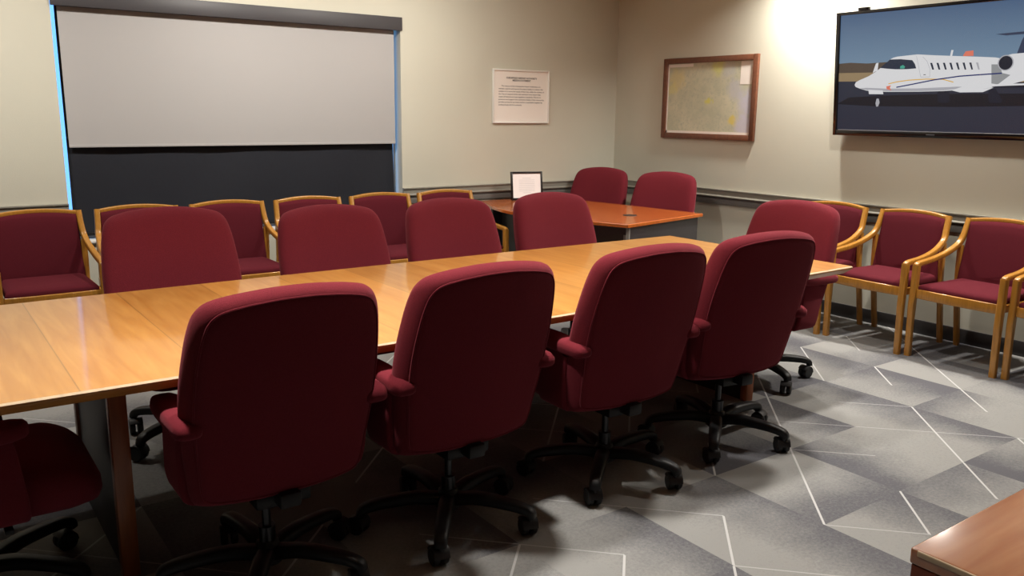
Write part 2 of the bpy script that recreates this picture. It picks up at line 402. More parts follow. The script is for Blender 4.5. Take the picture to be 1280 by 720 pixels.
# ================================================================== CONFERENCE TABLE
TZ = .74; TX0, TX1, TYN, TYF = .07, 3.975, 2.455, 3.80
tcx, tcy = (TX0+TX1)/2, (TYN+TYF)/2
t = tag(empty('conference_table', (tcx, tcy, 0)), 'long honey wood conference table ringed by maroon swivel chairs', 'table')
hl, hwid = (TX1-TX0)/2, (TYF-TYN)/2
def table_outline(ins):
    pts = []; N = 16; bow = .02
    for k in range(N+1):
        s = -1+2*k/N; pts.append((s*(hl-ins), -(hwid-bow+bow*(1-s*s))+ins))
    for k in range(N+1):
        s = 1-2*k/N; pts.append((s*(hl-ins), (hwid-bow+bow*(1-s*s))-ins))
    return pts
bm = bmesh.new()
rings = [[(x, y, z) for x, y in table_outline(i)] for i, z in ((.03, TZ-.04), (.004, TZ-.018), (.0, TZ-.012), (.0, TZ-.006), (.005, TZ))]
loft(bm, rings); bmesh.ops.recalc_face_normals(bm, faces=bm.faces)
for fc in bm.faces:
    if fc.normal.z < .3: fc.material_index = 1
    elif fc.normal.z < .95: fc.material_index = 2  # pale rim chamfer: wear plus a painted edge highlight
o = obj('tabletop', bm, [M['table_top'], M['table_edge'], M['worn_lit_edge']], t, smooth=30)
for v in o.data.vertices: v.co.x += tcx; v.co.y += tcy      # keep the veneer seams at their place
o.location = (-tcx, -tcy, 0)
for sx_ in (.47, 3.565):
    p = empty('pedestal', (sx_-tcx, 0, 0)); p.parent = t
    px = p
    bx('end_panel', (-.016, .016, -.335, .335, .0, TZ-.04), M['panel'], p, bev=.002)
    for sy in (-1, 1):
        y = sy*.355
        bx('post', (-.027, .027, y-.022, y+.022, 0, TZ-.04), M['oak_dark'], p, bev=.004)
    p.name = 'pedestal'
bm = bmesh.new(); box(bm, .49-tcx, 3.545-tcx, -.012, .012, TZ-.14, TZ-.04, .002)
obj('apron', bm, M['laminate'], t)

# ================================================================== SWIVEL CHAIR
def back_outline(n=12):
    """half width per height; closed loop of (x, z) around the back"""
    zb, zt = .325, 1.02
    side = [(.255, zb+.01), (.274, zb+.04), (.282, zb+.1), (.292, .52), (.302, .63), (.302, .74), (.292, .85), (.28, .92), (.264, .962), (.232, .99), (.17, 1.006), (.1, 1.015), (.05, 1.019)]
    pts = [(0, zb-.005), (.1, zb-.004), (.19, zb)]
    right = smoothpath([(x, 0, z) for x, z in pts+side+[(0, zt)]], 4)
    right = [(p.x, p.z) for p in right]
    left = [(-x, z) for x, z in right[1:-1]][::-1]
    return right+left
BASE_OFF = (-.03, -.045, 0)
def make_swivel():
    root = empty('swivel_chair')
    fab, blk = M['fabric'], M['black']
    # backrest: lofted cushion, rear face flat with a welt, front face crowned
    out = back_outline(); zc = .68
    def place(x, y, z):                      # recline and wrap around the sitter
        return (x, y-(z-.34)*.27+.045*abs(x/.3)**2.2, z)
    def ring(y, s):
        return [place(x*(1-s/.3), y, zc+(z-zc)*(1-s/.33)) for x, z in out]
    bm = bmesh.new()
    prof = [(.0, .29), (.0, .24), (.0, .18), (.0, .13), (0, .08), (-.002, .05), (-.001, .034), (.003, .026), (.008, .019), (.022, .009), (.042, .002), (.062, 0), (.08, .004), (.094, .015), (.103, .033), (.11, .06), (.115, .1), (.117, .15), (.118, .2), (.118, .25), (.118, .29)]
    loft(bm, [ring(y-.17, s) for y, s in prof])
    obj('backrest', bm, fab, root, 50)
    bm = bmesh.new()                          # welt
    loop = [Vector(p) for p in ring(-.1675, .026)]; nn = len(loop); rings = []
    for i, p in enumerate(loop):
        tg = (loop[(i+1) % nn]-loop[i-1]).normalized(); s = Vector((0, 1, 0)); u = tg.cross(s).normalized(); s = u.cross(tg)
        rings.append([p+(s*math.cos(a)+u*math.sin(a))*.0035 for a in (0, 1.05, 2.09, 3.14, 4.19, 5.24)])
    rings.append(rings[0])
    loft(bm, rings, cap=False); obj('piping', bm, fab, root, 60)
    # seat
    bm = bmesh.new(); rings = []
    def srect(w, y0, y1, z, r=.09):
        c = []
        for (cx, cy, a0) in ((w-r, y1-r, 0), (-w+r, y1-r, 90), (-w+r, y0+r, 180), (w-r, y0+r, 270)):
            for k in range(7):
                a = R(a0+k*15); c.append((cx+r*math.cos(a), cy+r*math.sin(a), z))
        return c
    def droop(c, k): return [(x, y, z-k*max(0, y-.1)**2*2.2) for x, y, z in c]
    for w_, a, b, z, k in ((.19, -.08, .2, .325, 0), (.235, -.11, .245, .335, .2), (.255, -.12, .27, .36, .4), (.264, -.125, .28, .40, .5), (.262, -.12, .278, .44, .6), (.24, -.11, .258, .464, .7), (.19, -.08, .21, .476, .8), (.1, -.02, .12, .48, .8)):
        rings.append(droop(srect(w_, a, b, z, min(.09, w_*.6)), k))
    loft(bm, rings); obj('seat', bm, fab, root, 50)
    # arms
    for s in (-1, 1):
        a = empty('armrest', (s*.29, -.01, 0)); a.parent = root
        bm = bmesh.new(); rings = []
        for y, w_, z0, z1 in ((-.215, .02, .602, .62), (-.205, .036, .592, .634), (-.18, .043, .588, .643), (-.1, .046, .588, .648), (0, .047, .592, .652), (.06, .045, .598, .652), (.09, .036, .604, .648), (.1, .02, .612, .64)):
            c = []; zc_ = (z0+z1)/2; hz = (z1-z0)/2
            for k in range(16):
                an = 2*PI*k/16; cc, ss = math.cos(an), math.sin(an)
                c.append((w_*math.copysign(abs(cc)**.6, cc), y, zc_+hz*math.copysign(abs(ss)**.7, ss)))
            rings.append(c)
        loft(bm, rings); obj('arm_pad', bm, fab, a, 60)
        bm = bmesh.new()
        sweep(bm, smoothpath([(-s*.12, .0, .352), (-s*.03, .0, .35), (-s*.005, .0, .39), (0, -.01, .48), (0, -.02, .56), (0, -.03, .597)], 5), .17, .03, side=Vector((0, 1, 0)), rnd=.8)
        obj('arm_bracket', bm, fab, a)
    # mechanism, column, base
    bm = bmesh.new(); box(bm, -.09, .09, -.14, .1, .285, .335, .012); cyl(bm, (.09, .02, .31), (.2, .02, .305), .006, n=8); box(bm, .19, .24, .008, .032, .298, .312, .004)
    box(bm, -.035, .035, -.2, -.13, .3, .35, .01)
    obj('tilt_mechanism', bm, blk, root)
    bm = bmesh.new(); cyl(bm, (0, 0, .075), (0, 0, .19), .027); cyl(bm, (0, 0, .19), (0, 0, .29), .014)
    obj('gas_column', bm, M['steel'], root).location = BASE_OFF
    base = empty('star_base'); base.parent = root; base.location = BASE_OFF
    bm = bmesh.new(); cyl(bm, (0, 0, .065), (0, 0, .14), .05, .036, bev=.006); obj('hub', bm, blk, base)
    for k in range(5):
        an = R(-90-36+72*k); d = Vector((math.cos(an), math.sin(an), 0)); sd = Vector((-d.y, d.x, 0))
        bm = bmesh.new()
        path = smoothpath([d*.03+Vector((0, 0, .1)), d*.12+Vector((0, 0, .115)), d*.22+Vector((0, 0, .112)), d*.285+Vector((0, 0, .104)), d*.318+Vector((0, 0, .092)), d*.326+Vector((0, 0, .072))], 4)
        n_ = len(path); sweep(bm, path, [.062-.02*i/(n_-1) for i in range(n_)], [.046-.016*i/(n_-1) for i in range(n_)], side=sd, rnd=.8)
        lg = obj('base_leg', bm, blk, base)
        c0 = d*.318
        bm = bmesh.new()
        ca = an+[.5, -.9, 1.8, -.3, 2.4][k]; cd = Vector((math.cos(ca), math.sin(ca), 0)); cs = Vector((-cd.y, cd.x, 0))
        cc = c0-cd*.018
        cyl(bm, c0+Vector((0, 0, .045)), c0+Vector((0, 0, .08)), .008, n=10)
        for q in (-1, 1): cyl(bm, cc+cs*q*.005+Vector((0, 0, .033)), cc+cs*q*.029+Vector((0, 0, .033)), .033, n=24, bev=.005)
        sweep(bm, [cc+cd*.02*math.cos(x)*1.6+Vector((0, 0, .033+.037*math.sin(x))) for x in (.0, .5, 1, 1.57, 2.1, 2.6)], .058, .006, side=cs)
        obj('caster', bm, M['black_rubber'], lg)
    return root
sw = make_swivel()
def spin_base(root, a, off=None):
    for ch in root.children:
        if ch.name.startswith('star_base'): ch.rotation_euler.z = a
        if off and ch.name.startswith(('star_base', 'gas_column')): ch.location = off
first = [True]
def place_swivel(x, y, rz, spin, label, group, off=None):
    o = sw if first[0] else copy_tree(sw)
    first[0] = False
    o.location = (x, y, 0); o.rotation_euler = (0, 0, rz); spin_base(o, spin, off); tag(o, label, 'chair', group)
    return o
GN, GF, GE, GD = 'swivel chairs along the near side of the long table', 'swivel chairs along the window side of the long table', 'swivel chairs at the ends of the long table', 'swivel chairs behind the corner desk'
YN = 2.54
place_swivel(.865, YN, R(0), R(6), 'maroon swivel chair seen from behind, nearest the camera, leftmost on the near side', GN)
place_swivel(1.55, YN, R(0), R(0), 'maroon swivel chair seen from behind, second from the left on the near side', GN)
place_swivel(2.325, YN, R(-2), R(-10), 'maroon swivel chair seen from behind, third from the left on the near side', GN)
place_swivel(3.04, YN, R(-7), R(-8), 'maroon swivel chair seen from behind, rightmost on the near side', GN)
YB = 3.87
place_swivel(.97, YB-.04, R(180), R(10), 'maroon swivel chair facing the camera, leftmost of those across the table', GF).scale = (1, 1, 1.035)
place_swivel(1.79, YB, R(180), R(-15), 'maroon swivel chair facing the camera, second from left across the table', GF)
place_swivel(2.52, YB, R(180), R(22), 'maroon swivel chair facing the camera, third from left across the table', GF)
place_swivel(3.26, YB, R(180), R(5), 'maroon swivel chair in front of the corner desk, rightmost on the window side', GF)
place_swivel(3.98, 3.02, R(90), R(0), 'maroon swivel chair at the right end of the long table', GE, (.01, .035, 0))
place_swivel(.12, 2.88, R(-90), R(33), 'maroon swivel chair at the left end, only its seat showing below the tabletop', GE)
place_swivel(5.02, 5.83, R(104), R(5), 'maroon swivel chair behind the corner desk, nearest the room corner', GD)
place_swivel(5.13, 5.1, R(106), R(30), 'maroon swivel chair behind the corner desk, under the framed map on the right wall', GD)

# ================================================================== GUEST CHAIR (wood frame, open arms)
def make_guest():
    root = empty('guest_chair'); oak, fab = M['oak'], M['fabric2']
    for s in (-1, 1):
        X1, X0 = s*.272, s*.24          # front, rear half spread of the frame line
        fr = empty('side_frame'); fr.parent = root
        bm = bmesh.new()                  # arm flowing into the back stile
        sweep(bm, smoothpath([(X1, .262, .583), (X1, .235, .597), (X1, .1, .612), (s*.267, -.03, .640), (s*.259, -.12, .676), (s*.253, -.175, .715), (s*.246, -.2, .77), (X0, -.228, .865)], 6), .034, .034, side=Vector((1, 0, 0)), rnd=.5)
        obj('arm', bm, oak, fr)
        bm = bmesh.new()
        sweep(bm, smoothpath([(X1, .252, .0), (X1, .262, .3), (X1, .258, .45), (X1, .256, .592)], 4), .038, [.036]*4+[.044]*9, side=Vector((1, 0, 0)), rnd=.45)
        obj('front_leg', bm, oak, fr)
        bm = bmesh.new()
        sweep(bm, smoothpath([(s*.25, -.27, 0), (s*.25, -.225, .25), (s*.25, -.19, .45), (s*.25, -.18, .69)], 4), .034, .032, side=Vector((1, 0, 0)), rnd=.45)
        obj('rear_leg', bm, oak, fr)
        bm = bmesh.new()
        box(bm, s*.26-.011, s*.26+.011, -.195, .25, .385, .43, .004)
        obj('seat_rail', bm, oak, fr)
    bm = bmesh.new()                      # crest rail, bowed
    sweep(bm, smoothpath([(-.24, -.225, .852), (-.12, -.245, .866), (0, -.252, .871), (.12, -.245, .866), (.24, -.225, .852)], 6), .028, .03, side=Vector((0, 0, 1)), rnd=.5)
    obj('crest_rail', bm, oak, root)
    bm = bmesh.new()                      # front rail, bowed forward
    sweep(bm, smoothpath([(-.25, .25, .411), (-.13, .272, .413), (0, .28, .414), (.13, .272, .413), (.25, .25, .411)], 6), .06, .026, side=Vector((0, 0, 1)), rnd=.4)
    obj('front_rail', bm, oak, root)
    bm = bmesh.new(); sweep(bm, [(-.24, -.2, .405), (.24, -.2, .405)], .045, .022, side=Vector((0, 0, 1))); obj('rear_rail', bm, oak, root)
    # back pad
    bm = bmesh.new(); rings = []
    for (off, ins) in ((-.012, .02), (-.018, .006), (-.008, 0), (.008, 0), (.02, .006), (.027, .03), (.03, .08)):
        r = []
        N = 10; w0, w1, z0, z1 = .243-ins, .228-ins, .42+ins, .862-ins
        def bp(x, z):
            k = (z-.4)/.46
            y = -.165-.065*k-.012*(1-(x/.23)**2)*1.6
            return (x, y+off, z)
        for k in range(N): r.append(bp(-w0+2*w0*k/N, z0))
        for k in range(N): r.append(bp(w0+(w1-w0)*k/N, z0+(z1-z0)*k/N))
        for k in range(N):
            x = w1-2*w1*k/N; r.append(bp(x, z1-.012*(x/w1)**2))
        for k in range(N): r.append(bp(-w1-(w0-w1)*k/N, z1-.012*(1-k/N)+(z0-z1)*k/N))
        rings.append(r)
    loft(bm, rings); obj('back_pad', bm, fab, root, 50)
    # seat pad
    bm = bmesh.new(); rings = []
    for z, i in ((.405, .02), (.42, .004), (.437, 0), (.459, 0), (.471, .01), (.479, .035), (.483, .09)):
        r = []; N = 8
        wf, wb, y0, y1 = .243-i, .236-i, -.19+i, .262-i
        for k in range(N): r.append((-wb+2*wb*k/N, y0, z))
        for k in range(N): r.append((wb+(wf-wb)*k/N, y0+(y1-y0)*k/N, z))
        for k in range(N):
            x = wf-2*wf*k/N; r.append((x, y1+.018*(1-(x/wf)**2), z))
        for k in range(N): r.append((-wf+(wf-wb)*k/N, y1+(y0-y1)*k/N, z))
        rings.append(r)
    loft(bm, rings); obj('seat_pad', bm, fab, root, 50)
    return root
gs = make_guest(); gfirst = [True]
def place_guest(x, y, rz, label, group):
    o = gs if gfirst[0] else copy_tree(gs)
    gfirst[0] = False
    o.location = (x, y, 0); o.rotation_euler = (0, 0, rz); tag(o, label, 'chair', group)
GR, GW = 'wooden armchairs lined up along the right wall', 'wooden armchairs lined up under the window'
for y, l in ((3.69, 'wooden armchair by the right wall, half hidden behind the table end swivel chair'),
             (3.09, 'wooden armchair by the right wall, leftmost of those whose whole seat is in view'),
             (2.49, 'wooden armchair by the right wall, under the left half of the television'),
             (1.89, 'wooden armchair by the right wall, cut off by the right edge of the photo')):
    place_guest(5.385, y-.012, R(87), l, GR)
for x, l in ((.052, 'wooden armchair at the far left edge of the window row, only an arm post showing'),
             (.642, 'wooden armchair left of the window with its whole maroon back and seat in view'),
             (1.23, 'wooden armchair under the window, mostly hidden by the first window side swivel chair'),
             (1.818, 'wooden armchair under the window, between the first and second window side swivel chairs'),
             (2.406, 'wooden armchair under the window, mostly hidden by the second window side swivel chair'),
             (2.994, 'wooden armchair under the window, between the second and third window side swivel chairs'),
             (3.582, 'wooden armchair right of the window, its crest rail showing above a swivel chair')):
    place_guest(x, 5.69, R(180), l, GW)

# ================================================================== CORNER DESK
t = tag(empty('corner_desk', (4.5, 5.3, 0)), 'bow fronted desk with orange wood top and charcoal panels in the room corner', 'desk')
cx, cy = 4.5, 5.3
front = smoothpath([(4.12, 4.32, 0), (4.0, 4.65, 0), (3.91, 5.05, 0), (3.88, 5.41, 0), (3.95, 5.75, 0), (4.13, 6.2, 0)], 5)
poly = [(p.x-cx, p.y-cy) for p in front]+[(x-cx, y-cy) for x, y in ((4.82, 6.2), (4.95, 5.7), (5.03, 5.2), (5.115, 4.52))]
bm = bmesh.new()
c0 = Vector((0, 0, 0))
def scl(k, z): return [(x*k, y*k, z) for x, y in poly]
loft(bm, [scl(.99, .712), scl(1, .716), scl(1, .736), scl(.994, .74)]); obj('desktop', bm, M['desk_top'], t, 30)
# end panel toward the room
def slab(name, a, b, th, z0, z1, mt, bev=.002):
    a = Vector((a[0]-cx, a[1]-cy, 0)); b = Vector((b[0]-cx, b[1]-cy, 0)); d = (b-a).normalized(); n = Vector((-d.y, d.x, 0))*th
    bm = bmesh.new(); loft(bm, [[a+Vector((0, 0, z)), b+Vector((0, 0, z)), b+n+Vector((0, 0, z)), a+n+Vector((0, 0, z))] for z in (z0, z1)])
    return obj(name, bm, mt, t, 0)
slab('end_panel', (4.165, 4.345), (5.07, 4.53), .028, 0, .712, M['laminate'])
slab('edge_band', (4.155, 4.343), (4.165, 4.345), .028, 0, .712, M['laminate_edge'])
slab('end_panel', (4.2, 6.12), (4.75, 6.12), .028, 0, .712, M['laminate'])
slab('modesty_panel', (4.33, 4.42), (4.28, 6.1), -.022, .1, .712, M['laminate'])
o = bx('outlet_cover', (4.322-cx, 4.332-cx, 4.50-cy, 4.58-cy, .5, .62), M['plate'], t, bev=.003)
bm = bmesh.new(); cyl(bm, (4.516-cx, 4.72-cy, .738), (4.516-cx, 4.72-cy, .7425), .055, n=28, bev=.0015); obj('cable_grommet', bm, M['grommet'], t)

# ---- framed document standing on the desk
t = tag(empty('document_frame', (4.50, 6.02, .742)), 'small black framed document standing on the corner desk', 'picture frame')
t.rotation_euler = (0, 0, R(-16))
fw, fh = .15, .25
def tl(p, a=R(8)):                        # lean backwards
    x, y, z = p; return (x, y*math.cos(a)+z*math.sin(a), z*math.cos(a)-y*math.sin(a)+.003)
def leaned(bm):
    for v in bm.verts: v.co = tl(v.co)
bm = bmesh.new()
for a in ((-fw, -fw+.018, 0, fh), (fw-.018, fw, 0, fh), (-fw+.018, fw-.018, 0, .018), (-fw+.018, fw-.018, fh-.018, fh)): box(bm, a[0], a[1], -.008, .008, a[2], a[3], .002)
leaned(bm); obj('frame', bm, M['frame_black'], t)
bm = bmesh.new(); box(bm, -fw+.016, fw-.016, -.002, .004, .016, fh-.016); leaned(bm); pg = obj('document', bm, M['paper_bright'], t)
bm = bmesh.new()
for k in range(9):
    L_ = .075 if k not in (0, 8) else .04
    box(bm, -L_, L_, -.0032, -.0026, .19-k*.016, .193-k*.016)
leaned(bm); obj('document_text', bm, M['ink_faint'], pg)
bm = bmesh.new(); sweep(bm, [(0, .035, .17), (0, .095, .0)], .05, .004); obj('easel_back', bm, M['frame_black'], t)

# ================================================================== WALL SIGN
def text_mesh(name, body, size, mt, parent, loc, rot, align='LEFT', bold=0, space=1.0, width=None):
    cu = bpy.data.curves.new(name, 'FONT'); cu.body = body; cu.size = size; cu.align_x = align; cu.extrude = .0003; cu.offset = bold; cu.space_line = space; cu.resolution_u = 2
    tmp = bpy.data.objects.new('tmp_text', cu); COL.objects.link(tmp)
    me = bpy.data.meshes.new_from_object(tmp.evaluated_get(bpy.context.evaluated_depsgraph_get()))
    bpy.data.objects.remove(tmp); me.name = name
    if width:
        xs = [v.co.x for v in me.vertices]; k = width/(max(xs)-min(xs))
        for v in me.vertices: v.co.x *= k
    me.materials.clear(); me.materials.append(mt)
    o = bpy.data.objects.new(name, me); COL.objects.link(o); o.parent = parent; o.location = loc; o.rotation_euler = rot
    return o
sgx, sgz = 4.595, 1.41
t = tag(empty('wall_sign', (sgx, D, sgz)), 'white framed mission statement sign on the wall above the corner desk', 'sign')
hw_, hh_ = .312, .468
bm = bmesh.new()
for a in ((-hw_, -hw_+.014, 0, hh_), (hw_-.014, hw_, 0, hh_), (-hw_+.014, hw_-.014, 0, .014), (-hw_+.014, hw_-.014, hh_-.014, hh_)): box(bm, a[0], a[1], -.022, 0, a[2], a[3], .003)
obj('frame', bm, M['frame_white'], t)
bd = bx('sign_board', (-hw_+.012, hw_-.012, -.012, -.001, .012, hh_-.012), M['paper'], t)
text_mesh('heading', 'CHESAPEAKE AIRPORT AUTHORITY\nMISSION STATEMENT', .021, M['ink'], bd, (0, -.0125, .388), (R(90), 0, 0), 'CENTER', .0006, width=.34)
body = ['    The mission of the Chesapeake Airport Authority is to', 'maintain, operate and improve the airport facility in a manner that', 'enables it to serve the needs of the City, while the citizens of', 'the City are assured of the safe operation of an airport that', 'meets all federal and state regulatory standards. We are to', 'promote and support the economic vitality of the community,', 'provide services for air travel, and be a responsible neighbor by', 'working closely with the community.']
me_w = .49
for k, ln in enumerate(body):
    wd = [.45, .49, .505, .465, .465, .505, .485, .255][k]
    text_mesh('text_line', ln.strip(), .0175, M['ink'], bd, (-.25+(.03 if k == 0 else 0), -.0125, .318-k*.0232), (R(90), 0, 0), 'LEFT', .0001, width=wd*.96 if k == 0 else wd)

# ================================================================== FRAMED MAP (right wall)
t = tag(empty('framed_map', (W, 5.095, 1.295)), 'brown wood framed aeronautical map hanging on the right wall', 'picture')
mw, mh, fr_ = .525, .70, .048
bm = bmesh.new()
for a in ((-mw, -mw+fr_, 0, mh), (mw-fr_, mw, 0, mh), (-mw+fr_, mw-fr_, 0, fr_), (-mw+fr_, mw-fr_, mh-fr_, mh)): box(bm, -.028, 0, a[0], a[1], a[2], a[3], .004)
obj('frame', bm, M['walnut'], t)
def map_mat():
    Mt = bpy.data.materials.new('map_print'); Mt.use_nodes = True; nt = Mt.node_tree; L = nt.links.new
    b = nt.nodes['Principled BSDF']; b.inputs['Roughness'].default_value = .35
    tc = nt.nodes.new('ShaderNodeTexCoord')
    def noise(s, d=6, r=.6):
        n = nt.nodes.new('ShaderNodeTexNoise'); n.inputs['Scale'].default_value = s; n.inputs['Detail'].default_value = d; n.inputs['Roughness'].default_value = r; L(tc.outputs['Object'], n.inputs['Vector']); return n.outputs['Fac']
    def rng(v, a, bb):
        m_ = nt.nodes.new('ShaderNodeMapRange'); m_.inputs[1].default_value = a; m_.inputs[2].default_value = bb; L(v, m_.inputs[0]); return m_.outputs[0]
    def mix(fac, a, bb):
        m_ = nt.nodes.new('ShaderNodeMix'); m_.data_type = 'RGBA'; L(fac, m_.inputs['Factor'])
        for s, v in (('A', a), ('B', bb)):
            if isinstance(v, tuple): m_.inputs[s].default_value = v
            else: L(v, m_.inputs[s])
        return m_.outputs['Result']
    col = mix(rng(noise(6), .35, .65), srgb(186, 188, 164), srgb(206, 203, 178))
    col = mix(rng(noise(45), .5, .75), col, srgb(172, 178, 160))
    def blob(y, z, r, c, col, s=.9):
        vm = nt.nodes.new('ShaderNodeVectorMath'); vm.operation = 'DISTANCE'; L(tc.outputs['Object'], vm.inputs[0]); vm.inputs[1].default_value = (-.006, y, z)
        ad = nt.nodes.new('ShaderNodeMath'); ad.operation = 'ADD'; L(vm.outputs['Value'], ad.inputs[0])
        nn = nt.nodes.new('ShaderNodeMath'); nn.operation = 'MULTIPLY_ADD'; L(noise(16), nn.inputs[0]); nn.inputs[1].default_value = .14; nn.inputs[2].default_value = -.07; L(nn.outputs[0], ad.inputs[1])
        m_ = nt.nodes.new('ShaderNodeMapRange'); m_.inputs[1].default_value = r; m_.inputs[2].default_value = r*.45; m_.inputs[4].default_value = s; L(ad.outputs[0], m_.inputs[0])
        return mix(m_.outputs[0], col, c)
    col = blob(.36, .52, .11, srgb(214, 200, 140), col, .6)
    col = blob(.42, .44, .07, srgb(216, 208, 138), col, .6)
    col = blob(-.10, .61, .085, srgb(216, 216, 120), col, .7)
    col = blob(-.02, .33, .045, srgb(210, 206, 100), col)
    col = blob(-.28, .16, .055, srgb(218, 200, 104), col)
    col = blob(-.46, .3, .16, srgb(196, 196, 212), col, .9)
    col = blob(-.42, .12, .13, srgb(200, 198, 214), col, .8)
    col = blob(-.3, .42, .11, srgb(190, 190, 200), col, .6)
    col = blob(-.22, .57, .09, srgb(188, 190, 190), col, .6)
    L(col, b.inputs['Base Color']); return Mt
mp_ = bx('map_sheet', (-.012, -.001, -mw+fr_-.002, mw-fr_+.002, fr_-.002, mh-fr_+.002), map_mat(), t)
bm = bmesh.new()
box(bm, -.0135, -.0122, -mw+fr_+.004, -.345, .46, mh-fr_-.004)           # white legend block, top right
box(bm, -.0132, -.0122, .18, mw-fr_-.01, mh-fr_-.03, mh-fr_-.004)
box(bm, -.0132, -.0122, -mw+fr_, mw-fr_, fr_-.001, fr_+.02)             # white margins
box(bm, -.0132, -.0122, mw-fr_-.014, mw-fr_, fr_, mh-fr_)
obj('map_margin', bm, M['paper'], mp_, 0)

# ================================================================== TELEVISION
tilt = math.atan2(.08, .865)
t = tag(empty('television', (5.68, 3.80, 1.369)), 'wall mounted flat television showing a white business jet', 'television')
TW, TH = 1.54, .868
# local frame: x_local = u along -y world, z_local up along the tilted screen, y_local = outwards from the wall? -> build in world axes then rotate
t.rotation_euler = (0, -tilt, 0)
def tvbox(bm, u0, u1, v0, v1, d0, d1, bev=0, mi=0): box(bm, -d1, -d0, -u1, -u0, v0, v1, bev, 2, mi)   # d = distance in front of the plane
bm = bmesh.new()
bz = .03
for a in ((0, bz, 0, TH), (TW-bz, TW, 0, TH), (bz, TW-bz, 0, .042), (bz, TW-bz, TH-.022, TH)): tvbox(bm, *a, -.035, .008, .003)
obj('bezel', bm, M['tvblack'], t)
bm = bmesh.new(); tvbox(bm, .004, TW-.004, .004, TH-.004, -.055, -.004, .01); obj('rear_case', bm, M['tvblack'], t)
bm = bmesh.new(); tvbox(bm, .045, TW-.045, .037, .0425, .007, .0092, .001); obj('chrome_line', bm, mat('bezel_line', srgb(120, 122, 128), .3), t)
bm = bmesh.new(); tvbox(bm, .715, .775, .018, .023, .0075, .009, .001); obj('maker_mark', bm, mat('maker_mark', srgb(110, 112, 118), .3, metal=.5), t)
# picture
cols = {
 'sky': None, 'tree': srgb(78, 66, 56), 'grass': srgb(138, 118, 88), 'tarmac': srgb(38, 42, 56), 'shadow': srgb(18, 19, 28), 'white': srgb(206, 206, 208),
 'wshade': srgb(160, 160, 166), 'dark': srgb(22, 26, 40), 'glass': srgb(30, 40, 58), 'yellow': srgb(206, 160, 60), 'blue': srgb(32, 44, 98), 'red': srgb(206, 112, 92), 'navy': srgb(44, 54, 78), 'teal': srgb(60, 150, 130), 'pylon': srgb(136, 138, 140)}
names = list(cols); mats = []
for k in names:
    if k == 'sky':
        Mt = emis('screen_sky', (0, 0, 0, 1)); nt = Mt.node_tree
        tc = nt.nodes.new('ShaderNodeTexCoord'); s_ = nt.nodes.new('ShaderNodeSeparateXYZ'); nt.links.new(tc.outputs['Object'], s_.inputs[0])
        rp = nt.nodes.new('ShaderNodeValToRGB'); mr = nt.nodes.new('ShaderNodeMapRange'); mr.inputs[1].default_value = .5; mr.inputs[2].default_value = .85
        nt.links.new(s_.outputs[2], mr.inputs[0]); nt.links.new(mr.outputs[0], rp.inputs[0])
        rp.color_ramp.elements[0].color = srgb(104, 128, 150); rp.color_ramp.elements[1].color = srgb(70, 92, 122)
        nt.links.new(rp.outputs[0], nt.nodes['Principled BSDF'].inputs['Emission Color'])
    else: Mt = emis('screen_'+k, cols[k])
    mats.append(Mt)
LAY = []
def art(kind, pts, layer): LAY.append((names.index(kind), pts, layer))
art('sky', [(.02, .45), (TW-.02, .45), (TW-.02, TH-.02), (.02, TH-.02)], 0)
art('tree', [(.02, .44), (.02, .512), (.12, .516), (.25, .506), (.41, .51), (.7, .5), (1.1, .5), (TW-.02, .48), (TW-.02, .4)], 1)
art('grass', [(.02, .36), (.02, .446), (.5, .44), (TW-.02, .425), (TW-.02, .34)], 2)
art('tarmac', [(.02, .04), (.02, .386), (.6, .378), (TW-.02, .348), (TW-.02, .04)], 3)
art('shadow', [(.02, .225), (.12, .272), (.45, .285), (.8, .29), (1.2, .288), (TW-.02, .285), (TW-.02, .215), (.9, .205), (.3, .21)], 4)
art('navy', [(1.243, .5), (1.274, .604), (1.30, .66), (1.40, .66), (1.45, .5)], 4)
art('navy', [(1.116, .649), (1.179, .652), (1.46, .66), (1.5, .648), (1.3, .64), (1.18, .638)], 5)
body_ = [(0.16, 0.36), (0.169, 0.378), (0.197, 0.392), (0.27, 0.419), (0.325, 0.45), (0.363, 0.477), (0.416, 0.522), (0.445, 0.537), (0.476, 0.543), (0.559, 0.548), (0.618, 0.551), (0.735, 0.54), (0.875, 0.529), (1.01, 0.519), (1.127, 0.509), (1.179, 0.497), (1.298, 0.48), (1.4, .46), (1.5, .44), (1.5, .41), (1.35, .375), (1.229, 0.343), (1.153, 0.335), (1.077, 0.325), (0.945, 0.315), (0.807, 0.308), (0.633, 0.306), (0.404, 0.308), (0.258, 0.318), (0.2, 0.334), (0.168, 0.346)]
art('white', [(.297, .44), (.319, .504), (.338, .508), (.334, .455)], 5)
art('dark', [(.771, .31), (.849, .307), (.857, .241), (.84, .232), (.79, .232), (.774, .245)], 5)
art('dark', [(1.10, .319), (1.143, .318), (1.187, .247), (1.185, .231), (1.111, .231), (1.1, .26)], 5)
art('dark', [(.333, .3), (.362, .3), (.366, .24), (.33, .24)], 5)
art('wshade', [(.336, .262), (.352, .262), (.36, .235), (.35, .208), (.336, .206), (.329, .23)], 6)
art('white', body_, 6)
art('wshade', [(.2, .336), (.258, .322), (.404, .312), (.633, .31), (.807, .312), (1.0, .33), (.9, .335), (.633, .328), (.404, .33), (.258, .338)], 7)
art('white', [(.863, .312), (.943, .337), (1.076, .345), (1.13, .325), (1.066, .298), (.919, .298)], 8)
art('white', [(.27, .325), (.38, .318), (.386, .292), (.276, .294)], 8)
art('pylon', [(1.105, .468), (1.156, .466), (1.173, .414), (1.224, .4), (1.153, .344), (1.114, .351)], 8)
art('dark', [(1.06, .318), (1.14, .325), (1.3, .322), (1.5, .318), (1.5, .33), (1.2, .338)], 8)
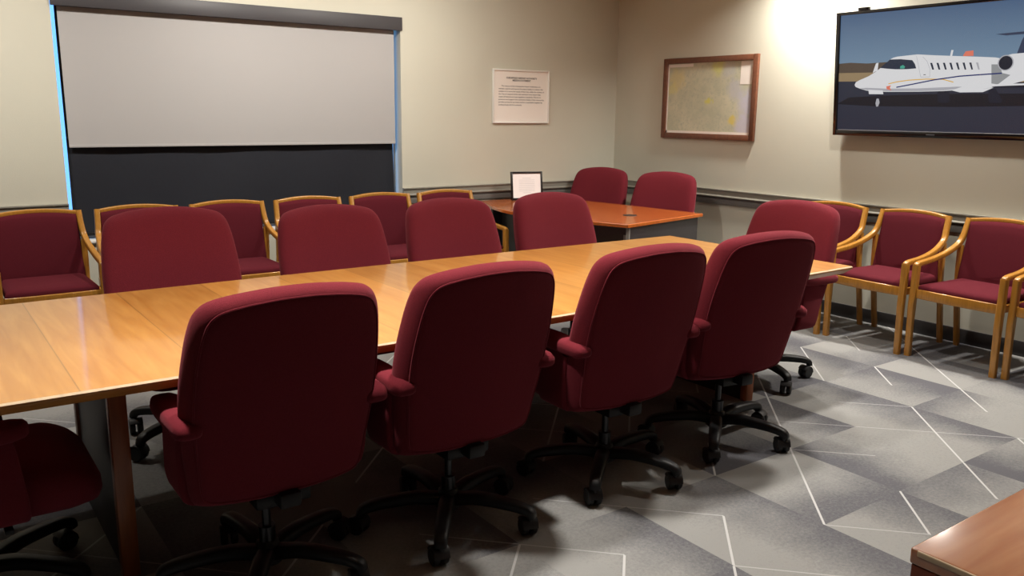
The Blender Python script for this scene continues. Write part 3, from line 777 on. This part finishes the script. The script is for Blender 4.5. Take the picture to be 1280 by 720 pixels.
art('white', [(.93, .333), (1.024, .342), (1.153, .346), (1.5, .35), (1.5, .34), (1.205, .335), (1.025, .33)], 9)
art('glass', [(.351, .472), (.386, .498), (.423, .526), (.5, .525), (.584, .515), (.604, .489), (.615, .46), (.55, .457), (.466, .459), (.395, .466)], 8)
art('teal', [(.5, .478), (.52, .486), (.535, .474), (.53, .462), (.5, .463)], 9)
for k in range(8):
    u = .709+k*.0428; v = .492-k*.0013
    art('glass' if k < 7 else 'wshade', [(u, v), (u+.014, v), (u+.03-k*.0005, v-.044), (u+.017, v-.044)], 8)
def seg_(kind, pts, th, layer):
    up_ = [(u, v+th/2) for u, v in pts]; dn = [(u, v-th/2) for u, v in pts][::-1]; art(kind, up_+dn, layer)
for a, b in (((.612, .541), (.650, .402)), ((.650, .402), (.712, .401)), ((.712, .401), (.709, .455)), ((.709, .455), (.687, .504)), ((.687, .504), (.656, .534))):
    dx, dy = b[0]-a[0], b[1]-a[1]; L_ = math.hypot(dx, dy); nx_, ny_ = -dy/L_*.0012, dx/L_*.0012
    art('wshade', [(a[0]+nx_, a[1]+ny_), (b[0]+nx_, b[1]+ny_), (b[0]-nx_, b[1]-ny_), (a[0]-nx_, a[1]-ny_)], 9)
seg_('dark', [(.668, .417), (.684, .417)], .004, 9)
seg_('yellow', [(.42, .362), (.478, .374), (.569, .384), (.687, .388), (.802, .384), (.873, .364)], .006, 8)
seg_('blue', [(.48, .338), (.586, .355), (.745, .382), (.911, .401), (1.045, .407), (1.173, .412)], .008, 9)
art('red', [(.405, .345), (.44, .352), (.432, .335), (.445, .318), (.41, .325)], 9)
art('white', [(.839, .53), (.845, .568), (.859, .567), (.853, .53)], 7)
art('red', [(.922, .528), (.938, .555), (.987, .559), (.99, .525), (.93, .525)], 7)
eng = [(1.196, .519), (1.226, .526), (1.293, .529), (1.42, .515), (1.5, .48), (1.5, .43), (1.304, .404), (1.23, .404), (1.178, .427), (1.149, .472), (1.165, .507)]
art('white', eng, 10)
art('wshade', [(1.19+.048*math.cos(a*PI/9), .474+.048*math.sin(a*PI/9)) for a in range(18)], 11)
art('dark', [(1.19+.041*math.cos(a*PI/9), .474+.042*math.sin(a*PI/9)) for a in range(18)], 12)
bm = bmesh.new()
for mi, pts, lay in LAY:
    d0 = -.0035+lay*.0002
    vs = [bm.verts.new((-d0, -u, v)) for u, v in pts]; fc = bm.faces.new(vs); fc.material_index = mi
for fc in bm.faces: fc.normal_update()
for fc in bm.faces:
    if fc.normal.x > 0: fc.normal_flip()
me = bpy.data.meshes.new('screen_picture'); bm.to_mesh(me); bm.free()
link('screen_picture', me, mats, t, 0)
bm = bmesh.new(); tvbox(bm, .165, .245, TH+.0005, TH+.022, -.03, .0, .003); obj('sensor_bar', bm, M['tvblack'], t)
bm = bmesh.new(); box(bm, .045, .055, -1.05, -.5, .2, .65); obj('wall_bracket', bm, M['steel'], t)

# ================================================================== FOREGROUND DESK
t = tag(empty('side_desk', (2.2, .2, 0)), 'reddish brown wood desk with worn edge in the bottom right foreground', 'desk')
fx0, fx1, fy0, fy1 = 1.41-2.2, 2.95-2.2, -.05-.2, .712-.2
bm = bmesh.new(); box(bm, fx0, fx1, fy0, fy1, .708, .74, .005, 3); obj('desktop', bm, M['front_desk_top'], t)
bm = bmesh.new(); sweep(bm, [(fx0-.0003, fy0+.02, .7335), (fx0-.0003, fy1-.015, .7335)], .011, .005, side=Vector((0, 0, 1)), rnd=.8); obj('worn_edge', bm, M['worn_lit_edge'], t)
bx('side_panel', (fx0+.002, fx0+.03, fy0+.02, fy1-.004, 0, .708), M['cherry_side'], t, .002)
bx('side_panel', (fx1-.04, fx1-.012, fy0+.02, fy1-.012, 0, .708), M['cherry_side'], t, .002)
bm = bmesh.new(); box(bm, fx0+.03, fx1-.04, fy1-.06, fy1-.04, .15, .708, .002); obj('modesty_panel', bm, M['cherry_side'], t)

# ================================================================== CEILING LIGHTS
lens = emis('lamp_lens', (1, .9, .76, 1), 8)
def can(x, y, watts, label, group, spread=150, size=.15, tilt=(0, 0)):
    c = tag(empty('ceiling_light', (x, y, CZ)), label, 'ceiling light', group)
    bm = bmesh.new(); n = 28; prof = [(.075, -.001), (.1, -.001), (.1, -.006), (.082, -.012), (.075, -.006)]
    for k in range(n):
        pass
    V = [[bm.verts.new((r*math.cos(2*PI*k/n), r*math.sin(2*PI*k/n), z)) for r, z in prof] for k in range(n)]
    for k in range(n):
        for q in range(len(prof)): bm.faces.new((V[k][q], V[(k+1) % n][q], V[(k+1) % n][(q+1) % 5], V[k][(q+1) % 5]))
    obj('trim_ring', bm, M['frame_white'], c)
    bm = bmesh.new(); cyl(bm, (0, 0, -.001), (0, 0, -.004), .074, n=28); obj('lens', bm, lens, c)
    la = bpy.data.lights.new('lamp', 'AREA'); la.shape = 'DISK'; la.size = size; la.energy = watts; la.color = LAMP_COL; la.spread = R(spread)
    lo = bpy.data.objects.new('lamp', la); COL.objects.link(lo); lo.parent = c; lo.location = (0, 0, -.014-.075*math.sin(max(map(abs, tilt)))); lo.rotation_euler = (tilt[0], tilt[1], 0)
    return c
WH = ['above the left end of the long table', 'above the middle of the long table', 'above the right end of the long table']
for k, (x, y, p) in enumerate(DOWN):
    can(x, y, p, 'round recessed ceiling downlight '+WH[k], 'downlights over the long table', 110)
can(*FRONT_FILL, 'added unseen fill light above the foreground side desk', None, 65)
WB = ['left of the window', 'in front of the window', 'right of the window']
for k, (x, y, p) in enumerate(BACKROW_FILL):
    can(x, y, p, 'added unseen fill light near the window wall, '+WB[k], 'added fill lights along the window wall', 150, tilt=(R(28), 0))
WW = ['left of the television', 'above the middle of the television', 'above the right end of the television']
for k, (x, y, p) in enumerate(WASH):
    can(x, y, p, 'round recessed downlight close to the right wall, '+WW[k], 'downlights along the right wall', 140)
